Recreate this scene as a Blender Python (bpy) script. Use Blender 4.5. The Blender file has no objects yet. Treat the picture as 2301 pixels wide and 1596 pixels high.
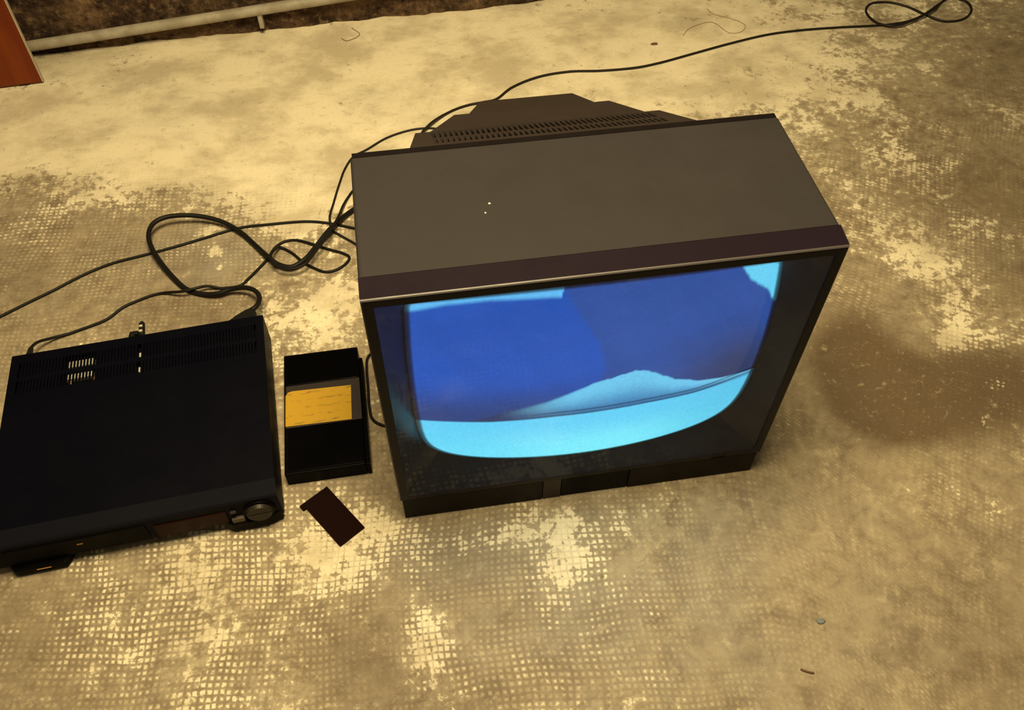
import bpy, bmesh, math, random
import numpy as np
from mathutils import Matrix, Vector

# ------------------------------------------------------------------ camera, world, lights, exposure
sc = bpy.context.scene
COL = sc.collection
cam_data = bpy.data.cameras.new('camera')
cam_data.sensor_fit = 'HORIZONTAL'
cam_data.sensor_width = 36.0
cam_data.lens = 1923.795 / 2301.0 * 36.0
cam_data.clip_start = 0.02
cam = bpy.data.objects.new('camera', cam_data)
COL.objects.link(cam)
right = Vector((0.9875568, -0.1572009, 0.0044034))
up = Vector((0.1205305, 0.7745803, 0.6208847))
back = Vector((-0.1010144, -0.6126281, 0.7838896))
mw = Matrix.Identity(4)
for i in range(3):
    mw[i][0], mw[i][1], mw[i][2] = right[i], up[i], back[i]
mw.translation = Vector((0.0561456, -0.5736884, 1.0723578))
cam.matrix_world = mw
sc.camera = cam

world = bpy.data.worlds.new('world')
world.use_nodes = True
world.node_tree.nodes['Background'].inputs[0].default_value = (1.0, 0.82, 0.46, 1)
world.node_tree.nodes['Background'].inputs[1].default_value = 0.17
sc.world = world

def area_light(name, loc, target, size, power, color):
    d = bpy.data.lights.new(name, 'AREA')
    d.shape = 'DISK'
    d.size = size
    d.energy = power
    d.color = color
    o = bpy.data.objects.new(name, d)
    o.location = loc
    o.rotation_euler = (Vector(target) - Vector(loc)).to_track_quat('-Z', 'Y').to_euler()
    COL.objects.link(o)
    return o
area_light('ceiling_lamp_light', (0.12, 0.06, 1.74), (0.12, 0.16, 0), 0.75, 49, (1.0, 0.815, 0.42))

sc.view_settings.view_transform = 'Standard'
sc.view_settings.look = 'None'
sc.view_settings.gamma = 1.0
sc.view_settings.use_curve_mapping = False
sc.view_settings.exposure = 0.0

# ------------------------------------------------------------------ measured data (metres, floor frame)
# floor colour ellipses: centre x, y, 2x2 matrix to the unit circle, amount, edge hardness
BRIGHT = [[0.0432, 1.1155, 1.0542, -0.0159, 0.0083, -2.7144, 0.42, 4.0], [-0.3573, 0.881, 2.6915, 0.0837, -2.0045, -7.5403, 0.36, 3.0], [-0.1329, 0.7192, 9.2837, -0.0676, -2.0059, -13.0313, 0.25, 2.0], [-0.1057, 0.4147, 11.3266, -0.2255, -1.2879, -8.2995, 0.26, 2.0], [0.8598, 1.0086, 3.2509, -1.1264, -0.4829, -3.1753, 0.12, 2.0], [1.0189, 0.6699, 4.8288, -3.4853, -7.7847, -8.329, 0.16, 2.0], [0.927, 0.3933, 4.9304, -4.9517, -10.6642, -6.4904, 0.17, 2.0], [0.936, 0.2281, 12.4122, -16.3491, -15.5735, -6.0366, 0.12, 2.0], [1.0387, 0.4823, 5.9138, -4.1996, -10.3724, -15.9643, 0.16, 2.0], [0.9276, 0.0876, 22.55, -8.5712, 1.7705, -39.3059, 0.52, 2.0], [0.214, -0.0964, 28.059, -7.0962, -3.5678, -16.5753, 0.52, 2.0], [0.2198, -0.0427, 26.8802, -1.8608, -0.1726, -59.5263, 0.25, 2.0], [0.0134, -0.1734, 30.9149, -8.5223, -7.7121, -22.4761, 0.58, 2.0], [-0.085, -0.0384, 13.9935, -0.5004, -3.6923, -23.5108, 0.38, 2.0], [-0.0348, 0.0007, 32.6245, -2.0, -7.6047, -48.4833, 0.4, 2.0], [-0.1618, -0.0553, 13.212, 0.0699, -3.0979, -19.7106, 0.22, 2.0], [-0.2666, -0.1293, 30.4036, 1.9552, -6.8671, -43.588, 0.26, 2.0], [-0.2851, -0.0232, 28.7541, 2.0258, -4.8899, -31.123, 0.25, 2.0], [-0.3523, -0.0926, 8.2499, 0.9082, -1.5736, -9.9944, 0.1, 2.0], [0.1258, -0.0483, 18.2648, -0.3654, -0.205, -60.3694, 0.34, 2.0], [-0.2866, 0.5742, 84.1192, -17.0837, -47.9677, -71.9546, 0.45, 4.0], [-0.2813, 0.5315, 174.2364, 74.6972, 38.4965, -54.6701, 0.4, 4.0], [-0.2997, 0.6288, 31.1346, 9.0663, 26.0484, -64.9363, 0.3, 2.0], [-0.1654, 0.6198, 18.0869, 1.1505, -0.8244, -33.7626, 0.35, 2.0], [-0.1252, 0.6617, 12.3257, -0.1286, -3.1464, -20.4099, 0.25, 2.0], [-0.4957, 0.7687, 13.3998, 4.6493, 14.0921, -31.1396, 0.2, 2.0], [0.8209, -0.1161, 15.7841, -32.2181, -45.9921, -10.5364, 0.34, 2.0], [0.8819, 0.0298, 81.4945, -43.4027, -9.0814, -58.1634, 0.6, 4.0], [0.906, 0.1844, 41.5408, -43.7654, -19.733, -14.7147, 0.5, 2.0], [0.0516, -0.0566, 27.5878, -3.0284, -5.9753, -38.0509, 0.15, 2.0], [-0.2037, -0.2055, 12.5616, 0.3804, -4.9498, -31.3632, 0.12, 2.0], [-0.128, -0.1396, 11.9206, -0.162, -4.5147, -28.6652, 0.1, 2.0], [0.7452, 0.1318, 4.8628, -6.2333, -6.7057, -3.2416, -0.5, 5.0], [0.8602, 0.0792, 5.9638, -2.5541, -0.6315, -12.2587, -0.45, 5.0], [0.3256, -0.1874, 3.5171, -0.9743, -1.1962, -7.6, -0.1, 2.0], [0.5721, -0.177, 3.8241, -1.5966, -0.8294, -5.276, -0.14, 2.0], [-0.5, 0.5697, 4.073, 0.5712, -0.8393, -5.4225, -0.1, 2.0], [0.0773, -0.0929, 12.9188, -1.6291, -2.7509, -17.5031, -0.22, 2.0], [-0.0737, -0.1824, 16.4849, -0.747, -3.1313, -19.8639, -0.3, 2.0], [1.1477, 0.5546, 6.8275, -3.5982, -1.1672, -7.5897, -0.16, 2.0], [-0.4814, -0.1012, 15.5701, 2.8324, -1.107, -7.0258, -0.12, 2.0], [0.5853, 0.1135, 13.9863, -5.0924, -1.5346, -9.8386, -0.2, 2.0]]
STAIN_SHADE = [[0.7452, 0.1318, 5.2251, -7.0622, -9.0217, -3.8662, 0.9, 6.0], [0.8691, 0.0821, 5.0704, -2.1099, -0.3594, -11.4039, 1.0, 6.0], [0.736, 0.2156, 13.0521, -9.7112, -5.0148, -6.6885, 0.35, 3.0], [1.1349, 0.5305, 7.88, -4.1528, -1.3235, -8.6001, 0.45, 2.0], [1.123, 0.363, 14.6558, -8.2159, -1.0503, -6.7934, 0.45, 2.0], [-0.073, -0.1684, 13.8368, -0.627, -2.5201, -15.9923, 0.5, 2.0], [0.0306, -0.2477, 10.8557, -1.1917, -4.9766, -31.5291, 0.35, 2.0], [-0.4924, -0.0994, 14.3875, 2.7023, -1.0645, -6.7559, 0.35, 2.0], [0.0715, -0.092, 12.9259, -1.5877, -2.751, -17.5035, 0.3, 2.0], [-0.6411, 0.5385, 12.6263, 2.5202, -2.4907, -16.0684, 0.3, 2.0], [-0.2816, 0.442, 8.1447, 0.854, -1.4554, -24.7238, 0.45, 2.0], [-0.3249, 0.5426, 22.1246, 1.5587, -2.8516, -18.4229, 0.3, 2.0], [1.3696, 0.8964, 7.3471, -3.9813, -0.8074, -5.3032, 0.4, 2.0], [0.7283, -0.3199, 9.8786, -5.4638, -2.1891, -13.8828, 0.35, 2.0], [0.059, -0.0445, 20.5354, -2.3212, -3.9268, -25.0147, 0.25, 2.0], [0.998, 0.526, 5.7037, -5.3378, -11.1217, -6.9777, 0.3, 2.0], [-0.0414, 0.2283, 29.2453, -1.512, -1.5138, -9.7092, 0.35, 2.0], [-0.1375, 0.0843, 26.748, 2.9596, 0.5389, -67.3382, 0.5, 2.0], [-0.6392, 1.2279, 8.2342, 1.8072, 1.4261, -18.463, 0.55, 2.0], [-0.2119, 0.067, 8.1238, 0.246, -5.4808, -34.9784, 0.2, 2.0], [0.2109, -0.1753, 14.2746, -2.9841, -4.4182, -28.0653, 0.2, 2.0], [1.0754, 0.7945, 5.2029, -4.5137, -9.9062, -5.4536, 0.25, 2.0]]  # also holds painted shade beside the board, cassette and television
GRID = [[-0.2416, -0.0801, 2.8485, 0.1393, -1.1237, -7.1424, 0.55, 3.0], [0.2121, -0.1696, 4.4928, -0.9392, -1.3858, -8.8042, 0.5, 3.0], [-0.4705, 0.6321, 3.0338, 0.3798, -0.8991, -5.8191, 0.3, 2.0], [0.1876, 1.1822, 0.711, -0.0572, -0.1071, -1.9049, -0.5, 6.0], [-0.0911, 0.4124, 10.4438, -0.274, -1.1887, -7.6606, -0.35, 2.0], [0.2136, -0.0983, 32.8815, -6.631, -4.0521, -25.793, -0.25, 2.0], [0.9348, 0.3921, 5.3426, -5.1548, -8.9124, -6.0607, -0.2, 2.0], [0.636, -0.1743, 3.9648, -1.7984, -0.7433, -4.73, -0.14, 3.0], [0.8301, 0.0924, 6.7977, -3.3316, -1.3923, -8.93, 0.2, 2.0]]
TINT = [[0.2444, -0.1565, 4.8158, -1.0879, -1.2896, -8.1972, 0.6, 2.0], [-0.1164, 0.7103, 4.8339, -0.0657, -3.0237, -19.6407, 0.5, 2.0], [-0.4307, 1.0247, 5.5932, 0.5308, -1.652, -10.8086, 0.5, 2.0], [0.0704, 0.9636, 8.9935, -0.6959, -2.4455, -16.0069, 0.5, 2.0], [0.6898, 0.9494, 4.9023, -1.9912, -4.4418, -9.0658, 0.4, 2.0], [-0.3104, 0.5513, 14.6678, 0.9432, -2.8251, -18.2573, 0.5, 2.0], [-0.4288, 0.6029, 5.2518, 0.5782, -1.7177, -11.1106, 0.3, 2.0], [0.0516, -0.0566, 12.7328, -1.3977, -3.4145, -21.7433, 0.5, 2.0]]
CABLE = {
    'mains': (0.0026, [(1.4167, 1.1982, 0.0026), (1.3712, 1.162, 0.0026), (1.328, 1.1213, 0.01), (1.2744, 1.0924, 0.01), (1.2097, 1.0732, 0.008), (1.1792, 1.1023, 0.0026), (1.1757, 1.1496, 0.0026), (1.2, 1.1798, 0.0026), (1.2411, 1.1817, 0.0026), (1.2794, 1.1577, 0.0026), (1.3067, 1.1135, 0.004), (1.3382, 1.0821, 0.0026), (1.3858, 1.0845, 0.0026), (1.4252, 1.1197, 0.0026), (1.4299, 1.1572, 0.0026), (1.3998, 1.176, 0.0026), (1.3625, 1.1547, 0.004), (1.3166, 1.1229, 0.0045), (1.2655, 1.0965, 0.004), (1.2078, 1.0885, 0.0026), (1.1647, 1.0893, 0.0026), (1.0806, 1.0944, 0.0026), (0.9955, 1.096, 0.0026), (0.9137, 1.0898, 0.0026), (0.8172, 1.0678, 0.0026), (0.7269, 1.0422, 0.0026), (0.6389, 1.0173, 0.0026), (0.5865, 1.0081, 0.0026), (0.5074, 1.0083, 0.0026), (0.44, 1.0152, 0.0026), (0.3699, 1.0059, 0.0026), (0.3071, 0.9761, 0.0026), (0.2665, 0.9393, 0.0026), (0.2395, 0.9341, 0.0026), (0.2062, 0.9283, 0.0026), (0.1672, 0.9112, 0.0026), (0.1321, 0.879, 0.008), (0.1169, 0.8615, 0.0085), (0.1067, 0.8491, 0.007), (0.095, 0.8224, 0.0026), (0.1048, 0.7858, 0.0026)]),
    'lead': (0.0021, [(0.1593, 0.8418, 0.0021), (0.1388, 0.8595, 0.0021), (0.1035, 0.8664, 0.0021), (0.0671, 0.8603, 0.0021), (0.0304, 0.8443, 0.0021), (-0.0064, 0.8161, 0.0021), (-0.0333, 0.798, 0.0021), (-0.0509, 0.7655, 0.0021), (-0.0643, 0.719, 0.0021), (-0.0758, 0.6702, 0.0021), (-0.0836, 0.6292, 0.006), (-0.0831, 0.6096, 0.0075), (-0.0823, 0.5957, 0.005), (-0.0727, 0.5858, 0.002), (-0.059, 0.572, 0.0021), (-0.0453, 0.5585, 0.0021), (-0.029, 0.5389, 0.0021)]),
    'aerial': (0.0024, [(-0.6819, 0.4388, 0.0024), (-0.6512, 0.456, 0.0024), (-0.6266, 0.4716, 0.0024), (-0.5889, 0.4955, 0.0024), (-0.55, 0.5191, 0.0024), (-0.5036, 0.5497, 0.0024), (-0.4618, 0.5691, 0.0024), (-0.4032, 0.5831, 0.0024), (-0.3511, 0.5963, 0.0024), (-0.3058, 0.6098, 0.0024), (-0.2441, 0.627, 0.0024), (-0.1967, 0.628, 0.0024), (-0.1251, 0.6252, 0.0024), (-0.0854, 0.6143, 0.0024), (-0.046, 0.5964, 0.0024), (0.0008, 0.5775, 0.0024)]),
    'recorder': (0.0024, [(-0.545, 0.3514, 0.035), (-0.5478, 0.3701, 0.03), (-0.5454, 0.3898, 0.02), (-0.5293, 0.4066, 0.008), (-0.5022, 0.4184, 0.0024), (-0.4525, 0.4387, 0.0024), (-0.4303, 0.4609, 0.0024), (-0.4135, 0.4703, 0.0024), (-0.3714, 0.4842, 0.0024), (-0.3307, 0.4727, 0.0135), (-0.309, 0.476, 0.014), (-0.2922, 0.4823, 0.01), (-0.2684, 0.4806, 0.0024), (-0.2388, 0.4823, 0.0024), (-0.2244, 0.4979, 0.0024), (-0.2025, 0.5268, 0.0024), (-0.1918, 0.5421, 0.004), (-0.1817, 0.5656, 0.0024), (-0.1647, 0.5789, 0.0024), (-0.1452, 0.5793, 0.0024), (-0.1177, 0.5642, 0.004), (-0.0871, 0.5465, 0.0024), (-0.0627, 0.5327, 0.0024), (-0.053, 0.5223, 0.0024), (-0.0574, 0.5098, 0.0024), (-0.0771, 0.4943, 0.0024), (-0.0962, 0.493, 0.0024), (-0.1187, 0.5084, 0.0024), (-0.1336, 0.5221, 0.004), (-0.153, 0.5488, 0.0024), (-0.1719, 0.5625, 0.005), (-0.1799, 0.5448, 0.017), (-0.1845, 0.5256, 0.0225), (-0.1744, 0.5033, 0.0195), (-0.1535, 0.492, 0.019), (-0.1293, 0.4969, 0.02), (-0.11, 0.5248, 0.0205), (-0.0908, 0.5554, 0.0215), (-0.0766, 0.5819, 0.0235), (-0.0667, 0.607, 0.0215), (-0.0583, 0.6521, 0.008), (-0.0465, 0.6841, 0.0024), (-0.0286, 0.7131, 0.0024)]),
    'scart': (0.0042, [(-0.2131, 0.3885, 0.037), (-0.2028, 0.3965, 0.037), (-0.1987, 0.4181, 0.032), (-0.2067, 0.4427, 0.025), (-0.2243, 0.4583, 0.02), (-0.2503, 0.4658, 0.013), (-0.2728, 0.4619, 0.01), (-0.3, 0.4692, 0.0055), (-0.3266, 0.4847, 0.0055), (-0.3502, 0.5131, 0.008), (-0.3742, 0.5504, 0.013), (-0.3908, 0.5841, 0.018), (-0.3971, 0.6146, 0.022), (-0.3903, 0.6378, 0.024), (-0.3722, 0.6502, 0.024), (-0.3421, 0.6537, 0.022), (-0.3079, 0.6493, 0.018), (-0.2732, 0.6353, 0.013), (-0.2419, 0.6091, 0.009), (-0.2138, 0.5704, 0.008), (-0.1906, 0.5345, 0.0125), (-0.1741, 0.5154, 0.0105), (-0.1514, 0.5054, 0.0105), (-0.1283, 0.5188, 0.012), (-0.1088, 0.5478, 0.012), (-0.0883, 0.5783, 0.0145), (-0.0681, 0.6065, 0.0125), (-0.0438, 0.6375, 0.006), (-0.0185, 0.658, 0.005)]),
    'tucked': (0.0022, [(0.0034, 0.1549, 0.0022), (-0.0149, 0.1586, 0.0022), (-0.0258, 0.1651, 0.0022), (-0.0332, 0.1752, 0.0022), (-0.036, 0.1963, 0.0022), (-0.036, 0.2345, 0.0022), (-0.0362, 0.2696, 0.0022), (-0.0336, 0.2917, 0.0022), (-0.026, 0.3015, 0.0022), (-0.01, 0.3082, 0.0022)]),
}


# ------------------------------------------------------------------ helpers
def obj(name, mesh_or_bm, mat, parent=None, smooth=False):
    if isinstance(mesh_or_bm, bmesh.types.BMesh):
        bmesh.ops.recalc_face_normals(mesh_or_bm, faces=mesh_or_bm.faces[:])
        me = bpy.data.meshes.new(name)
        mesh_or_bm.to_mesh(me)
        mesh_or_bm.free()
    else:
        me = mesh_or_bm
    if mat is not None and not me.materials:
        me.materials.append(mat)
    if smooth:
        for p in me.polygons:
            p.use_smooth = True
    o = bpy.data.objects.new(name, me)
    COL.objects.link(o)
    o.parent = parent
    return o

def empty(name, loc=(0, 0, 0), rz=0.0):
    o = bpy.data.objects.new(name, None)
    o.empty_display_size = 0.05
    o.location = loc
    o.rotation_euler = (0, 0, rz)
    COL.objects.link(o)
    return o

def tag(o, label, cat, group=None):
    o['label'] = label
    o['category'] = cat
    if group:
        o['group'] = group
    return o

def add_box(bm, x0, x1, y0, y1, z0, z1, bev=0.0, seg=2):
    vs = [bm.verts.new(p) for p in ((x0, y0, z0), (x1, y0, z0), (x1, y1, z0), (x0, y1, z0),
                                    (x0, y0, z1), (x1, y0, z1), (x1, y1, z1), (x0, y1, z1))]
    fs = [bm.faces.new([vs[i] for i in f]) for f in
          ((3, 2, 1, 0), (4, 5, 6, 7), (0, 1, 5, 4), (1, 2, 6, 5), (2, 3, 7, 6), (3, 0, 4, 7))]
    if bev > 0:
        es = set(e for f in fs for e in f.edges)
        bmesh.ops.bevel(bm, geom=list(es), offset=bev, segments=seg, affect='EDGES', profile=0.5)
    return vs

def box(x0, x1, y0, y1, z0, z1, bev=0.0, seg=2):
    bm = bmesh.new()
    add_box(bm, x0, x1, y0, y1, z0, z1, bev, seg)
    return bm

def add_prism(bm, poly, axis, a, b):
    """extrude a 2D polygon along an axis: axis 'x' -> poly is (y,z); 'y' -> (x,z); 'z' -> (x,y)"""
    def P(p, t):
        return (t, p[0], p[1]) if axis == 'x' else ((p[0], t, p[1]) if axis == 'y' else (p[0], p[1], t))
    v0 = [bm.verts.new(P(p, a)) for p in poly]
    v1 = [bm.verts.new(P(p, b)) for p in poly]
    n = len(poly)
    bm.faces.new(v0)
    bm.faces.new(v1[::-1])
    for i in range(n):
        bm.faces.new((v0[i], v1[i], v1[(i + 1) % n], v0[(i + 1) % n]))

def prism(poly, axis, a, b, bev=0.0):
    bm = bmesh.new()
    add_prism(bm, poly, axis, a, b)
    if bev:
        bmesh.ops.bevel(bm, geom=bm.edges[:], offset=bev, segments=2, affect='EDGES', profile=0.5)
    return bm

def add_cyl(bm, c, d, r0, r1, n=20, cap=True):
    c = Vector(c); d = Vector(d)
    q = d.to_track_quat('Z', 'Y')
    a = [bm.verts.new(c + q @ Vector((r0 * math.cos(2 * math.pi * i / n), r0 * math.sin(2 * math.pi * i / n), 0))) for i in range(n)]
    b = [bm.verts.new(c + d + q @ Vector((r1 * math.cos(2 * math.pi * i / n), r1 * math.sin(2 * math.pi * i / n), 0))) for i in range(n)]
    for i in range(n):
        bm.faces.new((a[i], a[(i + 1) % n], b[(i + 1) % n], b[i]))
    if cap:
        bm.faces.new(a[::-1]); bm.faces.new(b)

def spline(pts, step=0.004, zmin=-1.0):
    P = [np.array(p, float) for p in pts]
    P = [2 * P[0] - P[1]] + P + [2 * P[-1] - P[-2]]
    out = []
    for i in range(1, len(P) - 2):
        p0, p1, p2, p3 = P[i - 1:i + 3]
        n = max(2, int(np.linalg.norm(p2 - p1) / step))
        t0 = 0.0
        t1 = t0 + max(1e-5, np.linalg.norm(p1 - p0)) ** 0.5
        t2 = t1 + max(1e-5, np.linalg.norm(p2 - p1)) ** 0.5
        t3 = t2 + max(1e-5, np.linalg.norm(p3 - p2)) ** 0.5
        for k in range(n):
            t = t1 + (t2 - t1) * k / n
            a1 = (t1 - t) / (t1 - t0) * p0 + (t - t0) / (t1 - t0) * p1
            a2 = (t2 - t) / (t2 - t1) * p1 + (t - t1) / (t2 - t1) * p2
            a3 = (t3 - t) / (t3 - t2) * p2 + (t - t2) / (t3 - t2) * p3
            b1 = (t2 - t) / (t2 - t0) * a1 + (t - t0) / (t2 - t0) * a2
            b2 = (t3 - t) / (t3 - t1) * a2 + (t - t1) / (t3 - t1) * a3
            out.append((t2 - t) / (t2 - t1) * b1 + (t - t1) / (t2 - t1) * b2)
    out.append(P[-2])
    return [np.array((q[0], q[1], max(q[2], zmin))) for q in out]

def tube_bm(pts, r, n=8, step=0.004):
    S = spline(pts, step, r + 0.0001)
    bm = bmesh.new()
    rings = []
    for i, p in enumerate(S):
        t = S[min(i + 1, len(S) - 1)] - S[max(i - 1, 0)]
        t = Vector(t).normalized()
        side = t.cross(Vector((0, 0, 1)))
        if side.length < 1e-4:
            side = Vector((1, 0, 0))
        side.normalize()
        nn = side.cross(t).normalized()
        rings.append([bm.verts.new(Vector(p) + side * (r * math.cos(2 * math.pi * k / n)) + nn * (r * math.sin(2 * math.pi * k / n))) for k in range(n)])
    for a, b in zip(rings, rings[1:]):
        for k in range(n):
            bm.faces.new((a[k], a[(k + 1) % n], b[(k + 1) % n], b[k]))
    bm.faces.new(rings[0][::-1]); bm.faces.new(rings[-1])
    return bm

# ------------------------------------------------------------------ materials
class NT:
    def __init__(self, name):
        self.m = bpy.data.materials.new(name)
        self.m.use_nodes = True
        self.t = self.m.node_tree
        self.t.nodes.clear()
        self.out = self.t.nodes.new('ShaderNodeOutputMaterial')
        self.b = self.t.nodes.new('ShaderNodeBsdfPrincipled')
        self.t.links.new(self.b.outputs[0], self.out.inputs[0])
    def n(self, kind, **kw):
        nd = self.t.nodes.new(kind)
        for k, v in kw.items():
            setattr(nd, k, v)
        return nd
    def set(self, sock, v):
        if isinstance(v, bpy.types.NodeSocket):
            self.t.links.new(v, sock)
        else:
            sock.default_value = v
    def math(self, op, a, b=0.0, c=0.0, clamp=False):
        nd = self.n('ShaderNodeMath', operation=op, use_clamp=clamp)
        self.set(nd.inputs[0], a); self.set(nd.inputs[1], b); self.set(nd.inputs[2], c)
        return nd.outputs[0]
    def noise(self, vec, scale, detail=4, rough=0.55, dist=0.0, color=False):
        nd = self.n('ShaderNodeTexNoise')
        if vec is not None:
            self.set(nd.inputs['Vector'], vec)
        nd.inputs['Scale'].default_value = scale
        nd.inputs['Detail'].default_value = detail
        nd.inputs['Roughness'].default_value = rough
        nd.inputs['Distortion'].default_value = dist
        return nd.outputs['Color' if color else 'Fac']
    def mix(self, f, a, b, blend='MIX'):
        nd = self.n('ShaderNodeMix', data_type='RGBA', blend_type=blend)
        self.set(nd.inputs[0], f)
        self.set(nd.inputs[6], a if isinstance(a, bpy.types.NodeSocket) else (*a, 1))
        self.set(nd.inputs[7], b if isinstance(b, bpy.types.NodeSocket) else (*b, 1))
        return nd.outputs[2]
    def smooth(self, v, lo, hi, a=0.0, b=1.0):
        nd = self.n('ShaderNodeMapRange', interpolation_type='SMOOTHSTEP')
        self.set(nd.inputs[0], v)
        nd.inputs[1].default_value = lo; nd.inputs[2].default_value = hi
        nd.inputs[3].default_value = a; nd.inputs[4].default_value = b
        return nd.outputs[0]
    def vmath(self, op, a, b=(0, 0, 0), scale=1.0):
        nd = self.n('ShaderNodeVectorMath', operation=op)
        self.set(nd.inputs[0], a)
        if op == 'SCALE':
            self.set(nd.inputs['Scale'], scale)
        else:
            self.set(nd.inputs[1], b)
        return nd.outputs[0]
    def bump(self, h, strength, dist):
        nd = self.n('ShaderNodeBump')
        self.set(nd.inputs['Height'], h)
        nd.inputs['Strength'].default_value = strength
        nd.inputs['Distance'].default_value = dist
        self.t.links.new(nd.outputs[0], self.b.inputs['Normal'])
    def coords(self):
        return self.n('ShaderNodeTexCoord').outputs['Object']
    def attr(self, name):
        return self.n('ShaderNodeAttribute', attribute_name=name).outputs['Fac']

def plastic(name, col, rough=0.45, grain=0.0, spec=0.5, scale=900, vary=0.12):
    k = NT(name)
    co = k.coords()
    nz = k.noise(co, 9.0, 4, 0.6)
    a = tuple(c * (1 - vary) for c in col)
    b = tuple(c * (1 + vary) for c in col)
    k.set(k.b.inputs['Base Color'], k.mix(nz, a, b))
    k.set(k.b.inputs['Roughness'], k.smooth(k.noise(co, 22, 5, 0.65), 0.3, 0.7, rough * 0.9, min(1, rough * 1.1)))
    k.b.inputs['Specular IOR Level'].default_value = spec
    if grain:
        k.bump(k.noise(co, scale, 2, 0.5), grain, 0.0004)
    return k.m

M = {}
M['cabinet'] = plastic('cabinet_plastic', (0.0240, 0.0200, 0.0220), 0.6, 0.2, 0.2)
M['bezel'] = plastic('bezel_plastic', (0.0105, 0.0056, 0.0110), 0.6, 0.05, 0.05)
M['edge_highlight'] = plastic('edge_highlight', (0.055, 0.045, 0.048), 0.42, 0.0, 0.4)  # lighter colour on the bezel's bevel, painted as its highlight
M['surround'] = plastic('surround_plastic', (0.0085, 0.0100, 0.0190), 0.32, 0.0, 0.35)
M['rim'] = plastic('rim_plastic', (0.0035, 0.0030, 0.0042), 0.4, 0.0, 0.14)
M['panel'] = plastic('panel_plastic', (0.0062, 0.0040, 0.0046), 0.5, 0.05, 0.1)
M['panel_grey'] = plastic('panel_grey_plastic', (0.02, 0.014, 0.014), 0.5, 0.0, 0.25)
M['gloss_black'] = plastic('gloss_black', (0.0011, 0.0010, 0.0014), 0.28, 0.0, 0.05)
M['back'] = plastic('back_plastic', (0.026, 0.018, 0.016), 0.62, 0.2, 0.25)
M['vent_dark'] = plastic('vent_dark', (0.006, 0.005, 0.005), 0.8)
M['vcr'] = plastic('recorder_metal', (0.0014, 0.0015, 0.0045), 0.5, 0.05, 0.06)
M['vcr_front'] = plastic('recorder_front', (0.0062, 0.0060, 0.0098), 0.5, 0.0, 0.03)
M['vcr_dark'] = plastic('recorder_dark', (0.0014, 0.0012, 0.0015), 0.5, 0.0, 0.05)
M['display'] = plastic('display_window', (0.016, 0.0025, 0.0012), 0.35, 0.0, 0.06)
M['dial'] = plastic('dial_plastic', (0.020, 0.015, 0.011), 0.45, 0.0, 0.2)
M['button'] = plastic('button_grey', (0.07, 0.045, 0.03), 0.5)
M['amber'] = plastic('amber_print', (0.35, 0.16, 0.02), 0.5)
M['component'] = plastic('pale_component', (0.42, 0.40, 0.34), 0.6)
M['board_green'] = plastic('circuit_board', (0.0022, 0.0028, 0.003), 0.7, 0.0, 0.05)
M['cable'] = plastic('cable_rubber', (0.007, 0.006, 0.0055), 0.5, 0.0, 0.2)
M['cord'] = plastic('cord_rubber', (0.012, 0.0095, 0.008), 0.5, 0.0, 0.25)
M['cassette'] = plastic('cassette_black', (0.0011, 0.0010, 0.0014), 0.4, 0.0, 0.04)
M['cassette_band'] = plastic('cassette_band', (0.026, 0.019, 0.019), 0.5, 0.0, 0.2)
M['card'] = plastic('card_brown', (0.0080, 0.0022, 0.0016), 0.6, 0.03, 0.03)
M['speck'] = plastic('white_paint', (0.75, 0.70, 0.6), 0.6)
M['edge'] = plastic('board_edge', (0.42, 0.36, 0.28), 0.6)
M['thread'] = plastic('thread_brown', (0.22, 0.14, 0.07), 0.8)
M['twig'] = plastic('twig_brown', (0.13, 0.07, 0.04), 0.8)
M['scrap'] = plastic('grey_fluff', (0.16, 0.18, 0.2), 0.9)
M['metal'] = plastic('tin_ring', (0.55, 0.5, 0.42), 0.4)

def pipe_material():
    k = NT('painted_pipe')
    co = k.coords()
    n1 = k.noise(co, 18, 6, 0.65)
    c = k.mix(k.smooth(n1, 0.35, 0.7), (0.26, 0.22, 0.165), (0.40, 0.355, 0.29))
    k.set(k.b.inputs['Base Color'], c)
    k.b.inputs['Roughness'].default_value = 0.6
    return k.m
M['pipe'] = pipe_material()

def wood_material():
    k = NT('orange_veneer')
    co = k.coords()
    st = k.vmath('MULTIPLY', co, (7.0, 7.0, 0.9))
    n1 = k.noise(st, 3.0, 6, 0.6, 0.6)
    n2 = k.noise(k.vmath('MULTIPLY', co, (60, 60, 3)), 4, 3, 0.5)
    c = k.mix(k.smooth(n1, 0.3, 0.72), (0.13, 0.016, 0.001), (0.21, 0.038, 0.002))
    c = k.mix(k.math('MULTIPLY', n2, 0.3), c, (0.10, 0.016, 0.003))
    k.set(k.b.inputs['Base Color'], c)
    k.b.inputs['Roughness'].default_value = 0.5
    k.b.inputs['Specular IOR Level'].default_value = 0.3
    return k.m
M['wood'] = wood_material()

def label_material():
    k = NT('yellow_label_paper')
    co = k.coords()
    # illegible faint handwriting, in broken lines
    st = k.vmath('MULTIPLY', co, (60.0, 330.0, 1.0))
    w = k.smooth(k.noise(st, 1.0, 3, 0.6, 0.8), 0.53, 0.63)
    sep = k.n('ShaderNodeSeparateXYZ'); k.set(sep.inputs[0], co)
    rows = k.smooth(k.math('SINE', k.math('MULTIPLY', sep.outputs[1], 2 * math.pi / 0.0135)), 0.2, 0.8)
    f = k.math('MULTIPLY', k.math('MULTIPLY', w, rows), 0.75)
    k.set(k.b.inputs['Base Color'], k.mix(f, (0.43, 0.243, 0.006), (0.17, 0.09, 0.010)))
    k.b.inputs['Roughness'].default_value = 0.7
    return k.m
M['label'] = label_material()

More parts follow.
